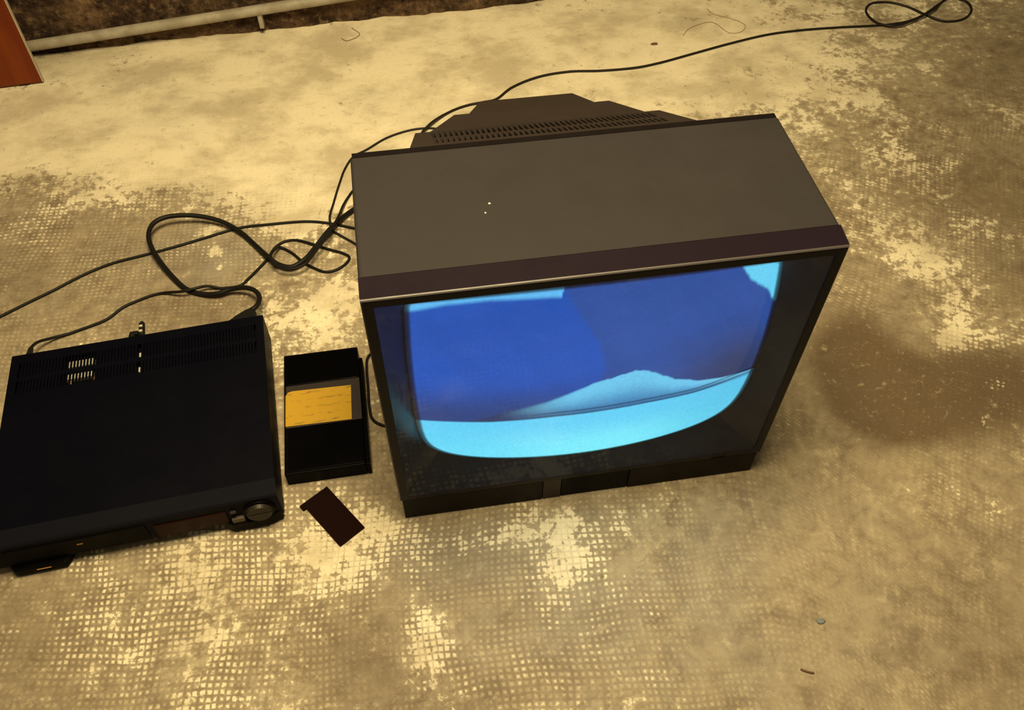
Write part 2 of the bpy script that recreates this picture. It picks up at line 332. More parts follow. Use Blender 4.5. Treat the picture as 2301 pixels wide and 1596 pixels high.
def wall_material():
    k = NT('rough_dark_wall')
    co = k.coords()
    n1 = k.noise(co, 9, 8, 0.7)
    n2 = k.noise(co, 60, 6, 0.7)
    c = k.mix(k.smooth(n1, 0.35, 0.68), (0.030, 0.017, 0.013), (0.16, 0.095, 0.055))
    c = k.mix(k.smooth(n2, 0.50, 0.75), c, (0.26, 0.17, 0.10))
    c = k.mix(k.smooth(n2, 0.50, 0.30), c, (0.018, 0.009, 0.008))
    k.set(k.b.inputs['Base Color'], c)
    k.b.inputs['Roughness'].default_value = 0.9
    k.b.inputs['Specular IOR Level'].default_value = 0.15
    k.bump(k.math('ADD', n1, k.math('MULTIPLY', n2, 0.4)), 0.7, 0.02)
    return k.m
M['wall'] = wall_material()

def floor_material():
    k = NT('worn_glue_floor')
    co = k.coords()
    bright, stain_shade, grid, tint, turn = (k.attr(a) for a in ('bright', 'stain_shade', 'grid', 'tint', 'turn'))
    # carpet-backing imprint: a warped 8 mm mesh, turned on the right-hand strip
    warp = k.vmath('SUBTRACT', k.noise(co, 3.2, 2, 0.5, color=True), (0.5, 0.5, 0.5))
    wco = k.vmath('ADD', co, k.vmath('SCALE', warp, scale=0.06))
    warp2 = k.vmath('SUBTRACT', k.noise(co, 45, 2, 0.5, color=True), (0.5, 0.5, 0.5))
    wco = k.vmath('ADD', wco, k.vmath('SCALE', warp2, scale=0.0042))
    rot = k.n('ShaderNodeVectorRotate', rotation_type='Z_AXIS')
    k.set(rot.inputs['Vector'], wco)
    k.set(rot.inputs['Angle'], k.math('MULTIPLY', turn, math.radians(1.0)))
    sep = k.n('ShaderNodeSeparateXYZ'); k.set(sep.inputs[0], rot.outputs[0])
    w = 2 * math.pi / 0.0086
    sx = k.math('SINE', k.math('MULTIPLY', sep.outputs[0], w))
    sy = k.math('SINE', k.math('MULTIPLY', sep.outputs[1], w))
    hole = k.math('ADD', k.math('MULTIPLY', k.math('SMOOTH_MIN', sx, sy, 0.6), 0.95), 0.36)     # square holes between ridges
    brk = k.smooth(k.noise(co, 11.0, 7, 0.68), 0.36, 0.60)
    gs = k.math('MULTIPLY', grid, brk)
    gterm = k.math('MULTIPLY', hole, k.math('MULTIPLY', gs, 0.26))
    n1 = k.noise(co, 9.0, 9, 0.62, 0.25)
    n2 = k.noise(co, 75.0, 8, 0.75)
    n5 = k.noise(co, 30.0, 8, 0.7, 0.4)
    v = k.math('ADD', bright, k.math('MULTIPLY', k.math('SUBTRACT', n1, 0.5), 1.05))
    v = k.math('ADD', v, k.math('MULTIPLY', k.math('SUBTRACT', n2, 0.5), 1.05))
    v = k.math('ADD', v, k.math('MULTIPLY', k.math('SUBTRACT', n5, 0.5), 0.55))
    v = k.math('ADD', v, gterm)
    blot = k.smooth(k.noise(co, 62.0, 5, 0.6, 0.3), 0.49, 0.58)
    v = k.math('SUBTRACT', v, k.math('MULTIPLY', blot, k.math('MULTIPLY', k.smooth(grid, 0.0, 0.3), 0.22)))
    m = k.smooth(v, 0.34, 0.70)
    mh = k.smooth(v, 0.54, 0.65)
    # colours
    n3 = k.noise(co, 5.0, 6, 0.6)
    n4 = k.noise(co, 150.0, 6, 0.75)
    glue = k.mix(k.smooth(n3, 0.3, 0.7), (0.190, 0.143, 0.098), (0.285, 0.225, 0.155))
    glue = k.mix(k.smooth(n5, 0.36, 0.66), glue, k.mix(0.5, glue, (0.42, 0.345, 0.235)))
    glue = k.mix(k.smooth(n5, 0.46, 0.28, 0.0, 0.6), glue, (0.15, 0.11, 0.07))
    n6 = k.noise(k.vmath('MULTIPLY', co, (1.0, 1.3, 1.0)), 5.5, 9, 0.66, 0.1)
    plaster = k.mix(k.smooth(n6, 0.36, 0.60), (0.55, 0.465, 0.335), (0.82, 0.72, 0.545))
    plaster = k.mix(k.smooth(n5, 0.36, 0.22, 0.0, 0.5), plaster, (0.33, 0.27, 0.19))
    c = k.mix(m, glue, k.mix(mh, (0.46, 0.375, 0.26), plaster))
    # the mesh itself stays visible as dark ridges and pale holes
    c = k.mix(k.math('MULTIPLY', gs, k.smooth(hole, 0.15, -0.45, 0.0, 0.50)), c, (0.14, 0.092, 0.058))
    c = k.mix(k.math('MULTIPLY', gs, k.smooth(hole, 0.45, 1.0, 0.0, 0.22)), c, (0.72, 0.62, 0.44))
    # grey-green film
    tn = k.math('MULTIPLY', tint, k.smooth(k.noise(co, 6.5, 6, 0.6), 0.35, 0.65))
    tn = k.math('MULTIPLY', tn, k.smooth(mh, 0.0, 1.0, 1.0, 0.45))
    c = k.mix(k.math('MULTIPLY', tn, 0.6), c, (0.29, 0.28, 0.26))
    # brown stains and dark patches, with shade by board, cassette and television painted in
    sv = k.math('MULTIPLY', stain_shade, k.smooth(k.math('ADD', k.noise(co, 7.0, 7, 0.6), k.math('MULTIPLY', gterm, -0.8)), 0.05, 0.42))
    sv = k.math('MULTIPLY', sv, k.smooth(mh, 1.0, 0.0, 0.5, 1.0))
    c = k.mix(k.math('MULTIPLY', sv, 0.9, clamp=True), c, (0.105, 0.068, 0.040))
    # rusty and pale flecks
    n8 = k.noise(co, 48.0, 7, 0.72)
    c = k.mix(k.smooth(n8, 0.55, 0.72, 0.0, 0.40), c, (0.155, 0.100, 0.062))
    c = k.mix(k.math('MULTIPLY', k.smooth(grid, 0.05, 0.4), k.smooth(n8, 0.44, 0.30, 0.0, 0.40)), c, (0.60, 0.50, 0.35))
    # fine grit
    c = k.mix(k.smooth(n4, 0.54, 0.74, 0.0, 0.42), c, (0.20, 0.14, 0.09))
    c = k.mix(k.smooth(n4, 0.44, 0.26, 0.0, 0.28), c, (0.82, 0.72, 0.54))
    vor = k.n('ShaderNodeTexVoronoi'); k.set(vor.inputs['Vector'], co); vor.inputs['Scale'].default_value = 17.0
    dot = k.math('MULTIPLY', k.smooth(vor.outputs['Distance'], 0.055, 0.025), k.smooth(k.noise(co, 3.0, 2), 0.48, 0.6))
    c = k.mix(k.math('MULTIPLY', dot, 0.7), c, (0.10, 0.07, 0.05))
    k.set(k.b.inputs['Base Color'], c)
    k.set(k.b.inputs['Roughness'], k.smooth(n1, 0.3, 0.7, 0.62, 0.8))
    k.b.inputs['Specular IOR Level'].default_value = 0.25
    h = k.math('ADD', k.math('MULTIPLY', mh, 0.8), k.math('MULTIPLY', k.math('MULTIPLY', hole, gs), -0.25))
    h = k.math('ADD', h, k.math('MULTIPLY', n2, 0.6))
    k.bump(h, 0.45, 0.002)
    return k.m
M['floor'] = floor_material()

def screen_material():
    k = NT('lit_picture_tube')
    a = k.n('ShaderNodeVertexColor', layer_name='picture')
    co = k.coords()
    nz = k.smooth(k.noise(co, 260, 2, 0.6), 0.2, 0.8, 0.93, 1.07)
    col = k.mix(1.0, a.outputs['Color'], nz, 'MULTIPLY')
    k.b.inputs['Base Color'].default_value = (0.006, 0.006, 0.008, 1)
    k.b.inputs['Roughness'].default_value = 0.12
    k.b.inputs['Specular IOR Level'].default_value = 0.35
    k.set(k.b.inputs['Emission Color'], col)
    k.b.inputs['Emission Strength'].default_value = 1.2
    return k.m
M['screen'] = screen_material()

def glass_material():
    k = NT('front_glass')
    k.t.nodes.remove(k.b)
    tr = k.n('ShaderNodeBsdfTransparent'); tr.inputs[0].default_value = (0.93, 0.94, 0.95, 1)
    gl = k.n('ShaderNodeBsdfGlossy'); gl.inputs['Color'].default_value = (0.34, 0.34, 0.38, 1)
    co = k.coords()
    k.set(gl.inputs['Roughness'], k.smooth(k.noise(co, 14, 3, 0.5), 0.3, 0.7, 0.015, 0.04))
    fr = k.n('ShaderNodeFresnel'); fr.inputs['IOR'].default_value = 1.5
    geo = k.n('ShaderNodeNewGeometry')
    f = k.math('MULTIPLY', fr.outputs[0], k.math('SUBTRACT', 1.0, geo.outputs['Backfacing']))
    mx = k.n('ShaderNodeMixShader')
    k.set(mx.inputs[0], f)
    k.t.links.new(tr.outputs[0], mx.inputs[1]); k.t.links.new(gl.outputs[0], mx.inputs[2])
    k.t.links.new(mx.outputs[0], k.out.inputs[0])
    return k.m
M['glass'] = glass_material()

# ------------------------------------------------------------------ setting: floor and wall
def paint(X, Y, blobs, base):
    v = np.full(X.shape, float(base))
    for cx, cy, a, b, c, d, val, p in blobs:
        dx, dy = X - cx, Y - cy
        q = (a * dx + b * dy) ** 2 + (c * dx + d * dy) ** 2
        v += val * np.exp(-np.minimum(q, 30.0) ** (p / 2.0 if p > 2 else 1.0) * 0.9)
    return v

def wall_y(x):
    return 1.262 + 0.0424 * (x + 0.715)

def make_floor():
    nx, ny = 581, 331
    xs = np.linspace(-3.0, 3.0, nx)
    ys = np.linspace(-2.0, 1.45, ny)
    X, Y = np.meshgrid(xs, ys)
    P = np.stack([X.ravel(), Y.ravel(), np.zeros(X.size)], 1)
    idx = np.arange(nx * ny).reshape(ny, nx)
    F = np.stack([idx[:-1, :-1].ravel(), idx[:-1, 1:].ravel(), idx[1:, 1:].ravel(), idx[1:, :-1].ravel()], 1)
    me = bpy.data.meshes.new('floor')
    me.from_pydata(P.tolist(), [], F.tolist())
    x, y = X.ravel(), Y.ravel()
    data = {'bright': paint(x, y, BRIGHT, 0.47), 'stain_shade': np.clip(paint(x, y, STAIN_SHADE, 0.0), 0, 1),
            'grid': np.clip(paint(x, y, GRID, 0.36), 0, 1), 'tint': np.clip(paint(x, y, TINT, 0.1), 0, 1),
            'turn': 4.0 + 24.0 / (1 + np.exp(-(x - 0.62 - 0.12 * y) / 0.05))}
    for n, v in data.items():
        at = me.attributes.new(n, 'FLOAT', 'POINT')
        at.data.foreach_set('value', v.astype(np.float32))
    o = obj('floor', me, M['floor'])
    o['kind'] = 'structure'
    o['label'] = 'worn concrete floor with glue residue and carpet-backing imprint'
    return o
make_floor()

bm = bmesh.new()
random.seed(4)
nx, nz = 320, 30
grid = []
for j in range(nz + 1):
    z = 2.3 * (j / nz) ** 2.2
    row = []
    for i in range(nx + 1):
        x = -3.0 + 6.0 * i / nx
        dy = 0.006 * math.sin(31 * x + 3 * z) * math.sin(17 * x + 40 * z) + random.uniform(-0.003, 0.003)
        row.append(bm.verts.new((x, wall_y(x) + dy + (0.0 if j else -0.004 * random.random()), z - 0.002)))
    grid.append(row)
for j in range(nz):
    for i in range(nx):
        bm.faces.new((grid[j][i], grid[j][i + 1], grid[j + 1][i + 1], grid[j + 1][i]))
w = obj('wall_back', bm, M['wall'], smooth=True)
w['kind'] = 'structure'
w['label'] = 'rough dark brown unplastered wall foot'

# ------------------------------------------------------------------ pipe along the wall
def make_pipe():
    root = empty('wall_pipe', (-0.705, wall_y(-0.705) - 0.012, 0.0))
    tag(root, 'pale painted pipe running along the foot of the dark wall', 'pipe')
    def pt(x):
        return (x + 0.705, 0.0424 * (x + 0.705) - 0.006, 0.030 + 0.0605 * (x + 0.705))
    obj('pipe_run', tube_bm([pt(x) for x in (-0.92, -0.6, -0.3, 0.0, 0.4, 0.8)], 0.0115, 14, 0.03), M['pipe'], root, True)
    for x in (-0.215, 0.42):
        p = pt(x)
        b = bmesh.new()
        add_box(b, p[0] - 0.005, p[0] + 0.005, p[1] - 0.006, p[1] + 0.018, p[2] - 0.042, p[2] - 0.007, 0.002)
        obj('pipe_clip', b, M['pipe'], root)
make_pipe()

# ------------------------------------------------------------------ orange board standing by the wall
def make_board():
    root = empty('wooden_board', (-0.6716, 1.1439, 0.0), math.radians(4.8))
    tag(root, 'orange-brown wooden board standing upright in front of the dark wall', 'board')
    tilt = 0.05
    def slab(x0, x1, y0, y1, z0, z1):
        b = bmesh.new()
        vs = add_box(b, x0, x1, y0, y1, z0, z1)
        for v in vs:
            v.co.y += v.co.z * tilt
        return b
    obj('veneer_panel', slab(-0.62, -0.0025, 0.0, 0.008, 0.005, 0.9), M['wood'], root)
    obj('edge_strip', slab(-0.0025, 0.0, -0.0003, 0.0083, 0.005, 0.9), M['edge'], root)
    for x in (-0.58, -0.05):
        obj('foot_pad', slab(x, x + 0.02, 0.002, 0.007, 0.0, 0.005), M['vent_dark'], root)
make_board()

# ------------------------------------------------------------------ television
TW, TH, TD = 0.5046, 0.4541, 0.2185
XC, ZC, RT, Y0T = TW / 2, 0.2465, 0.85, 0.0045
def tube_y(x, z):
    return Y0T + ((x - XC) ** 2 + (z - ZC) ** 2) / (2 * RT)

def ring(bm, o0, o1, i0, i1, ya, yb, dz_front=0.0):
    """rectangular ring between outer (x0,z0)-(x1,z1) and inner rectangles, from ya (front) to yb"""
    def rect(a, b, y, dz=0.0):
        return [bm.verts.new(p) for p in ((a[0], y, a[1]), (b[0], y, a[1]), (b[0], y, b[1] - dz), (a[0], y, b[1] - dz))]
    of, inf = rect(o0, o1, ya, dz_front), rect(i0, i1, ya)
    ob, ib = rect(o0, o1, yb), rect(i0, i1, yb)
    for k in range(4):
        j = (k + 1) % 4
        bm.faces.new((of[k], of[j], inf[j], inf[k]))
        bm.faces.new((ob[k], ib[k], ib[j], ob[j]))
        bm.faces.new((of[k], ob[k], ob[j], of[j]))
        bm.faces.new((inf[k], inf[j], ib[j], ib[k]))
    return of, inf, ob, ib

tv = empty('crt_television', (0, 0, 0))
tag(tv, 'dark grey tube television with a glowing blue screen, standing on the floor', 'television')

# cabinet shell
bm = bmesh.new()
of, inf, ob, ib = ring(bm, (0.0, 0.012), (TW, TH), (0.012, 0.024), (TW - 0.012, TH - 0.012), 0.0295, TD)
bm.faces.new(ib)
edges = [e for e in bm.edges if (e.verts[0] in of and e.verts[1] in ob) or (e.verts[0] in ob and e.verts[1] in of) or (e.verts[0] in ob and e.verts[1] in ob)]
bmesh.ops.bevel(bm, geom=edges, offset=0.004, segments=3, affect='EDGES', profile=0.5)
cabinet = obj('cabinet', bm, M['cabinet'], tv)
for (x, y, r) in ((0.1445, 0.118, 0.0016), (0.1382, 0.104, 0.0012)):
    b = bmesh.new(); add_cyl(b, (x, y, TH - 0.0002), (0, 0, 0.0006), r, r * 0.6, 10)
    s = obj('paint_speck', b, M['speck'], cabinet)

# front bezel ring
bm = bmesh.new()
OPX0, OPX1, OPZ0, OPZ1 = 0.012, TW - 0.012, 0.0605, 0.4395
of, inf, ob, ib = ring(bm, (0.0, 0.0507), (TW, TH), (OPX0, OPZ0), (OPX1, OPZ1), 0.0, 0.0290, 0.0038)
edges = [e for e in bm.edges if (e.verts[0] in of and e.verts[1] in of)]
bmesh.ops.bevel(bm, geom=edges, offset=0.0028, segments=3, affect='EDGES', profile=0.5)
me = bpy.data.meshes.new('front_bezel')
bmesh.ops.recalc_face_normals(bm, faces=bm.faces[:])
for f in bm.faces:
    nv = f.normal
    if nv.y < -0.9:
        f.material_index = 1
    elif nv.y < -0.3:
        f.material_index = 2
bm.to_mesh(me); bm.free()
for mm_ in ('bezel', 'rim', 'edge_highlight'):
    me.materials.append(M[mm_])
obj('front_bezel', me, None, tv)
# dark strip closing the cabinet at the back
bm = bmesh.new()
ring(bm, (0.002, 0.014), (TW - 0.002, TH - 0.0012), (0.02, 0.03), (TW - 0.02, TH - 0.03), TD - 0.0005, TD + 0.0075)
obj('rear_trim', bm, M['panel'], tv)

# tube outline (superellipse with bowed sides)
HW, HH = 0.2165, 0.1685
def outline(t, hw, hh, n=7.0):
    c, s = math.cos(t), math.sin(t)
    if s > 0:
        n = 90.0
    k = (abs(c) ** n + abs(s) ** n) ** (-1.0 / n)
    u, v = c * k, s * k
    # bow: sides bulge in the middle
    return u * hw * (1 - 0.030 * v * v), v * hh * (1 - (0.125 if s > 0 else 0.075) * u * u)

# funnel-shaped surround from the rectangular opening to the tube
bm = bmesh.new()
N = 160
angs = []
corner = [math.pi / 4 + k * math.pi / 2 for k in range(4)]
for i in range(N):
    angs.append(2 * math.pi * (i + 0.5 * 0) / N + math.pi / 4)
rows = []
for j in range(3):
    f = j / 2.0
    row = []
    for t in angs:
        c, s = math.cos(t), math.sin(t)
        k = 1.0 / max(abs(c), abs(s))
        rx = XC + c * k * (OPX1 - OPX0) / 2
        rz = (OPZ0 + OPZ1) / 2 + s * k * (OPZ1 - OPZ0) / 2
        u, v = outline(t, HW, HH)
        tx, tz = XC + u, ZC + v
        ty = tube_y(tx, tz) + 0.002
        row.append(bm.verts.new((rx + (tx - rx) * f, 0.0035 + (ty - 0.0035) * f, rz + (tz - rz) * f)))
    rows.append(row)
for a, b in zip(rows, rows[1:]):
    for i in range(N):
        bm.faces.new((a[i], a[(i + 1) % N], b[(i + 1) % N], b[i]))
        if i % (N // 4) == 0:
            e = bm.edges.get((a[i], b[i]))
            if e:
                e.smooth = False
obj('screen_surround', bm, M['surround'], tv, True)

# picture tube with the picture carried by its phosphor
def srgb(r, g, b):
    f = lambda c: (c / 255 / 12.92) if c / 255 <= 0.04045 else ((c / 255 + 0.055) / 1.055) ** 2.4
    return np.array([f(r), f(g), f(b)])

def make_tube():
    na, nb = 260, 200
    us = np.linspace(-1, 1, na); vs = np.linspace(-1, 1, nb)
    U, V = np.meshgrid(us, vs)
    # square -> superellipse: scale square rays to outline
    ang = np.arctan2(V, U)
    rad = np.maximum(np.abs(U), np.abs(V))
    c, s = np.cos(ang), np.sin(ang)
    n = np.where(s > 0, 90.0, 7.0)
    k = (np.abs(c) ** n + np.abs(s) ** n) ** (-1.0 / n)
    ou, ov = c * k, s * k
    hw, hh = HW + 0.004, HH + 0.004
    x = XC + rad * ou * hw * (1 - 0.030 * (rad * ov) ** 2)
    z = ZC + rad * ov * hh * (1 - np.where(s > 0, 0.125, 0.075) * (rad * ou) ** 2)
    y = Y0T + ((x - XC) ** 2 + (z - ZC) ** 2) / (2 * RT)
    P = np.stack([x.ravel(), y.ravel(), z.ravel()], 1)
    idx = np.arange(na * nb).reshape(nb, na)
    F = np.stack([idx[:-1, :-1].ravel(), idx[:-1, 1:].ravel(), idx[1:, 1:].ravel(), idx[1:, :-1].ravel()], 1)
    # thickness: rear skin
    me = bpy.data.meshes.new('picture_tube')
    me.from_pydata(P.tolist(), [], F.tolist())
    X, Z = x.ravel(), z.ravel()
    ss = lambda v, a, b: (lambda t: t * t * (3 - 2 * t))(np.clip((v - a) / (b - a), 0, 1))
    rng = np.random.default_rng(3)
    def wob(q, amp, f0, seed):
        r = np.random.default_rng(seed); o = np.zeros_like(q)
        for i in range(6):
            o += amp / (1.5 ** i) * np.sin(q * f0 * 1.9 ** i + r.uniform(0, 6.28))
        return o
    interp = lambda q, pts: np.interp(q, [p[0] for p in pts], [p[1] for p in pts])
    mount = [(0.04, 0.175), (0.10, 0.190), (0.1419, 0.2098), (0.1953, 0.2299), (0.2474, 0.2576), (0.2788, 0.2679), (0.30, 0.2726), (0.3264, 0.2609), (0.3555, 0.2377), (0.3884, 0.2215), (0.4209, 0.2130), (0.4591, 0.2085)]
    band = [(0.03, 0.1893), (0.1257, 0.1905), (0.18, 0.1945), (0.2077, 0.1965), (0.3209, 0.1985), (0.3866, 0.1955), (0.4600, 0.1990)]
    lobe = [(0.2521, 0.2532), (0.2841, 0.2613), (0.331, 0.2501), (0.3672, 0.2308), (0.42, 0.2044)]
    deep, mid, grey = srgb(28, 82, 178), srgb(42, 78, 150), srgb(40, 56, 98)
    cyan, white, moun, low = srgb(96, 208, 246), srgb(128, 240, 255), srgb(108, 198, 236), srgb(52, 122, 178)
    L = lambda a, b, t: a[None, :] * (1 - t[:, None]) + b[None, :] * t[:, None]
    # background: left lobe over a duller right part, both darkening downward
    xl = interp(Z, lobe)
    right = ss(X, xl - 0.004, xl + 0.006) * 0.9
    col = L(np.repeat(deep[None], len(X), 0)[0], mid, right)
    zc = Z + 0.10 * np.maximum(0, 0.16 - X) * 0 
    dark = (1 - ss(Z, 0.20, 0.285)) * (1 - ss(X, 0.20, 0.30)) * 0.75 + (1 - ss(Z, 0.225, 0.34)) * ss(X, 0.30, 0.44) * 0.95
    col = col * (1 - dark[:, None]) + grey[None] * dark[:, None]
    cloud = 1 + 0.06 * wob(X * 1.0 + 0.6 * Z, 1, 22, 1) / 2 + 0.05 * wob(Z - 0.3 * X, 1, 26, 2) / 2
    col *= cloud[:, None]
    # mountain
    mt = interp(X, mount) + wob(X, 0.0009, 110, 5) * ss(X, 0.22, 0.27) * (1 - ss(X, 0.36, 0.40))
    soft = 0.006 - 0.0042 * ss(X, 0.2, 0.28)
    mm = np.clip((mt - Z) / soft + 0.5, 0, 1)
    bz = interp(X, band)
    hgt = np.clip((Z - bz) / np.maximum(mt - bz, 0.004), 0, 1)
    mc = L(low, moun, ss(hgt, 0.0, 0.85))
    rb = ss(X, 0.40, 0.46)
    mc = mc * (1 - 0.35 * rb[:, None]) + moun[None] * 0.35 * rb[:, None]
    ends = ss(X, 0.13, 0.24)
    mc = mc * ends[:, None] + grey[None] * (1 - ends[:, None])
    col = col * (1 - mm[:, None]) + mc * mm[:, None]
    # two dark creases
    for off, wdt, amt in ((0.0085, 0.0019, 0.70), (0.0012, 0.0021, 0.66)):
        lz = bz + off + 0.004 * ss(X, 0.38, 0.46)
        d = np.exp(-((Z - lz) / wdt) ** 2) * amt * ss(X, 0.14, 0.22)
        col *= (1 - d)[:, None]
    # bright foreground band
    bb = 1 - ss(Z, bz - 0.0030, bz + 0.0008)
    bc = L(cyan, white, (1 - ss(Z, 0.10, 0.185)) * (1 - 0.75 * ss(X, 0.30, 0.45)) * (0.45 + 0.55 * ss(X, 0.08, 0.26)))
    bc *= (1 - 0.10 * ss(X, 0.28, 0.46))[:, None]
    col = col * (1 - bb[:, None]) + bc * bb[:, None]
    # bright sliver along the upper left edge
    sl = interp(X, [(0.03, 0.380), (0.0529, 0.3850), (0.085, 0.3945), (0.1307, 0.4010), (0.195, 0.4020), (0.2067, 0.4010), (0.2110, 0.42)])
    sm = ss(Z, sl - 0.0035, sl + 0.0035)
    col = col * (1 - sm[:, None]) + srgb(96, 186, 240)[None] * sm[:, None]
    # bright corner at the upper right
    tr = interp(X, [(0.405, 0.43), (0.4099, 0.4015), (0.4185, 0.3901), (0.4335, 0.3725), (0.4480, 0.3600), (0.4640, 0.336)]) + wob(X, 0.0012, 160, 9)
    tm = ss(Z, tr - 0.003, tr + 0.003) * ss(X, 0.404, 0.410)
    col = col * (1 - tm[:, None]) + srgb(104, 208, 242)[None] * tm[:, None]
    # picture border: raster ends inside the glass
    un, vn = (rad * ou).ravel(), (rad * ov).ravel()
    R7 = rad.ravel()
    edge = 1 - ss(R7, 0.952, 0.968)
    halo = (1 - ss(R7, 0.95, 1.0)) * 0.22
    col = col * np.maximum(edge, halo)[:, None]
    ca = me.color_attributes.new('picture', 'FLOAT_COLOR', 'POINT')
    ca.data.foreach_set('color', np.concatenate([np.clip(col, 0, 4), np.ones((len(X), 1))], 1).astype(np.float32).ravel())
    return obj('picture_tube', me, M['screen'], tv, True)
make_tube()

# flat glass plate in the opening
obj('front_glass', box(OPX0 + 0.0002, OPX1 - 0.0002, 0.0004, 0.0024, OPZ0 + 0.0002, OPZ1 - 0.0002), M['glass'], tv)

# foot with control panel
bm = box(0.004, TW - 0.004, 0.012, TD - 0.01, 0.0, 0.0490, 0.002)
obj('foot', bm, M['panel'], tv)
px = [0.003, 0.196, 0.222, 0.318, TW - 0.004]
door1 = obj('panel_door', box(px[0], px[1] - 0.0008, 0.0015, 0.0118, 0.0012, 0.0500, 0.0012), M['panel'], tv)
obj('control_button', box(px[1], px[2] - 0.0008, 0.0018, 0.0118, 0.0012, 0.0500, 0.0008), M['panel_grey'], tv)
obj('sensor_window', box(px[2], px[3] - 0.0008, 0.0026, 0.0118, 0.0012, 0.0500, 0.0006), M['gloss_black'], tv)
door2 = obj('panel_door', box(px[3], px[4], 0.0015, 0.0118, 0.0012, 0.0500, 0.0012), M['panel'], tv)
obj('latch', box(0.045, 0.066, -0.0006, 0.006, 0.0500, 0.0545, 0.0008), M['gloss_black'], tv)
obj('latch', box(0.432, 0.452, -0.0006, 0.006, 0.0500, 0.0545, 0.0008), M['gloss_black'], tv)

# stepped back cover with a vent field
VX0, VX1 = 0.100, 0.404
YA, YB, ZA, ZB = 0.222, 0.400, 0.4415, 0.3420
def slope(t):
    return YA + (YB - YA) * t, ZA + (ZB - ZA) * t
nrm = Vector((0, -(ZB - ZA), (YB - YA))).normalized()
def stage(bm, ya, yb, ha, hb, za, zb, zlow=0.03, top=True):
    def sec(y, h, z):
        return [bm.verts.new(p) for p in ((XC - h, y, zlow), (XC + h, y, zlow), (XC + h, y, z - 0.02), (XC + h - 0.004, y, z), (XC - h + 0.004, y, z), (XC - h, y, z - 0.02))]
    a, b = sec(ya, ha, za), sec(yb, hb, zb)
    n = 6
    for k in range(n):
        if k == 3 and not top:
            continue
        bm.faces.new((a[k], a[(k + 1) % n], b[(k + 1) % n], b[k]))
    bm.faces.new(a[::-1]); bm.faces.new(b)
    return a, b
bm = bmesh.new()
HA, HB = 0.194, 0.176
a, b = stage(bm, YA, YB, HA, HB, ZA, ZB, 0.03, False)
# top of the first stage: frame around the vent trough
T0, T1, DEP = 0.47, 0.93, 0.012
def tp(x, t, d=0.0):
    y, z = slope(t)
    return bm.verts.new(Vector((x, y, z)) - nrm * d)
xl = lambda t: XC - (HA + (HB - HA) * t) + 0.004
xr = lambda t: XC + (HA + (HB - HA) * t) - 0.004
A = [tp(xl(0), 0), tp(VX0, 0), tp(VX1, 0), tp(xr(0), 0)]
B = [tp(xl(T0), T0), tp(VX0, T0), tp(VX1, T0), tp(xr(T0), T0)]
Cc = [tp(xl(T1), T1), tp(VX0, T1), tp(VX1, T1), tp(xr(T1), T1)]
D = [tp(xl(1), 1), tp(VX0, 1), tp(VX1, 1), tp(xr(1), 1)]
for r0, r1, ks in ((A, B, (0, 1, 2)), (B, Cc, (0, 2)), (Cc, D, (0, 1, 2))):
    for k in ks:
        bm.faces.new((r0[k], r0[k + 1], r1[k + 1], r1[k]))
bmesh.ops.remove_doubles(bm, verts=bm.verts[:], dist=1e-5)
back = obj('back_cover', bm, M['back'], tv)
bm = bmesh.new()
q = [tp(VX0, T0), tp(VX1, T0), tp(VX1, T1), tp(VX0, T1)]
qd = [tp(VX0, T0, DEP), tp(VX1, T0, DEP), tp(VX1, T1, DEP), tp(VX0, T1, DEP)]
bm.faces.new(qd)
for k in range(4):
    bm.faces.new((q[k], q[(k + 1) % 4], qd[(k + 1) % 4], qd[k]))
obj('vent_recess', bm, M['vent_dark'], back)
rot = Matrix((( 1, 0, 0), (0, nrm.z, nrm.y), (0, -nrm.y, nrm.z))).transposed().to_4x4()
sl = (YB - YA) / nrm.z
def on_slope(o, x, t):
    y, z = slope(t)
    m = Matrix.Identity(4)
    d = Vector((0, YB - YA, ZB - ZA)).normalized()
    for i in range(3):
        m[i][0] = (1, 0, 0)[i]; m[i][1] = d[i]; m[i][2] = nrm[i]
    m.translation = Vector((x, y, z))
    o.matrix_local = m
nr = 42
pitch = (VX1 - VX0) / nr
L = sl * (T1 - T0)
rb = box(-pitch * 0.22, pitch * 0.22, 0.0, L, -0.009, 0.0003)
me_rib = None
for i in range(1, nr):
    if me_rib is None:
        o = obj('vent_rib', rb, M['back'], back); me_rib = o.data
    else:
        o = obj('vent_rib', me_rib, None, back)
    on_slope(o, VX0 + i * pitch, T0)
o = obj('vent_divider', box(VX0, VX1, -0.0035, 0.0035, -0.009, 0.0006), M['back'], back)
on_slope(o, 0, T0 + (T1 - T0) * 0.42)
bm = bmesh.new(); stage(bm, YB, 0.452, 0.156, 0.117, 0.3415, 0.328, 0.05)
obj('back_step', bm, M['back'], tv)
bm = bmesh.new(); stage(bm, 0.452, 0.502, 0.096, 0.0735, 0.3275, 0.311, 0.07)
obj('back_step', bm, M['back'], tv)

# ------------------------------------------------------------------ video recorder
VW, VD, VH = 0.3676, 0.3235, 0.0681
vcr = empty('video_recorder', (-0.5277, 0.0002, 0.0), 0.0714)
tag(vcr, 'flat black video recorder with a round dial on its front, left of the television', 'video recorder')
obj('chassis', box(0.002, VW - 0.002, 0.026, VD - 0.004, 0.008, 0.052, 0.001), M['vcr_dark'], vcr)
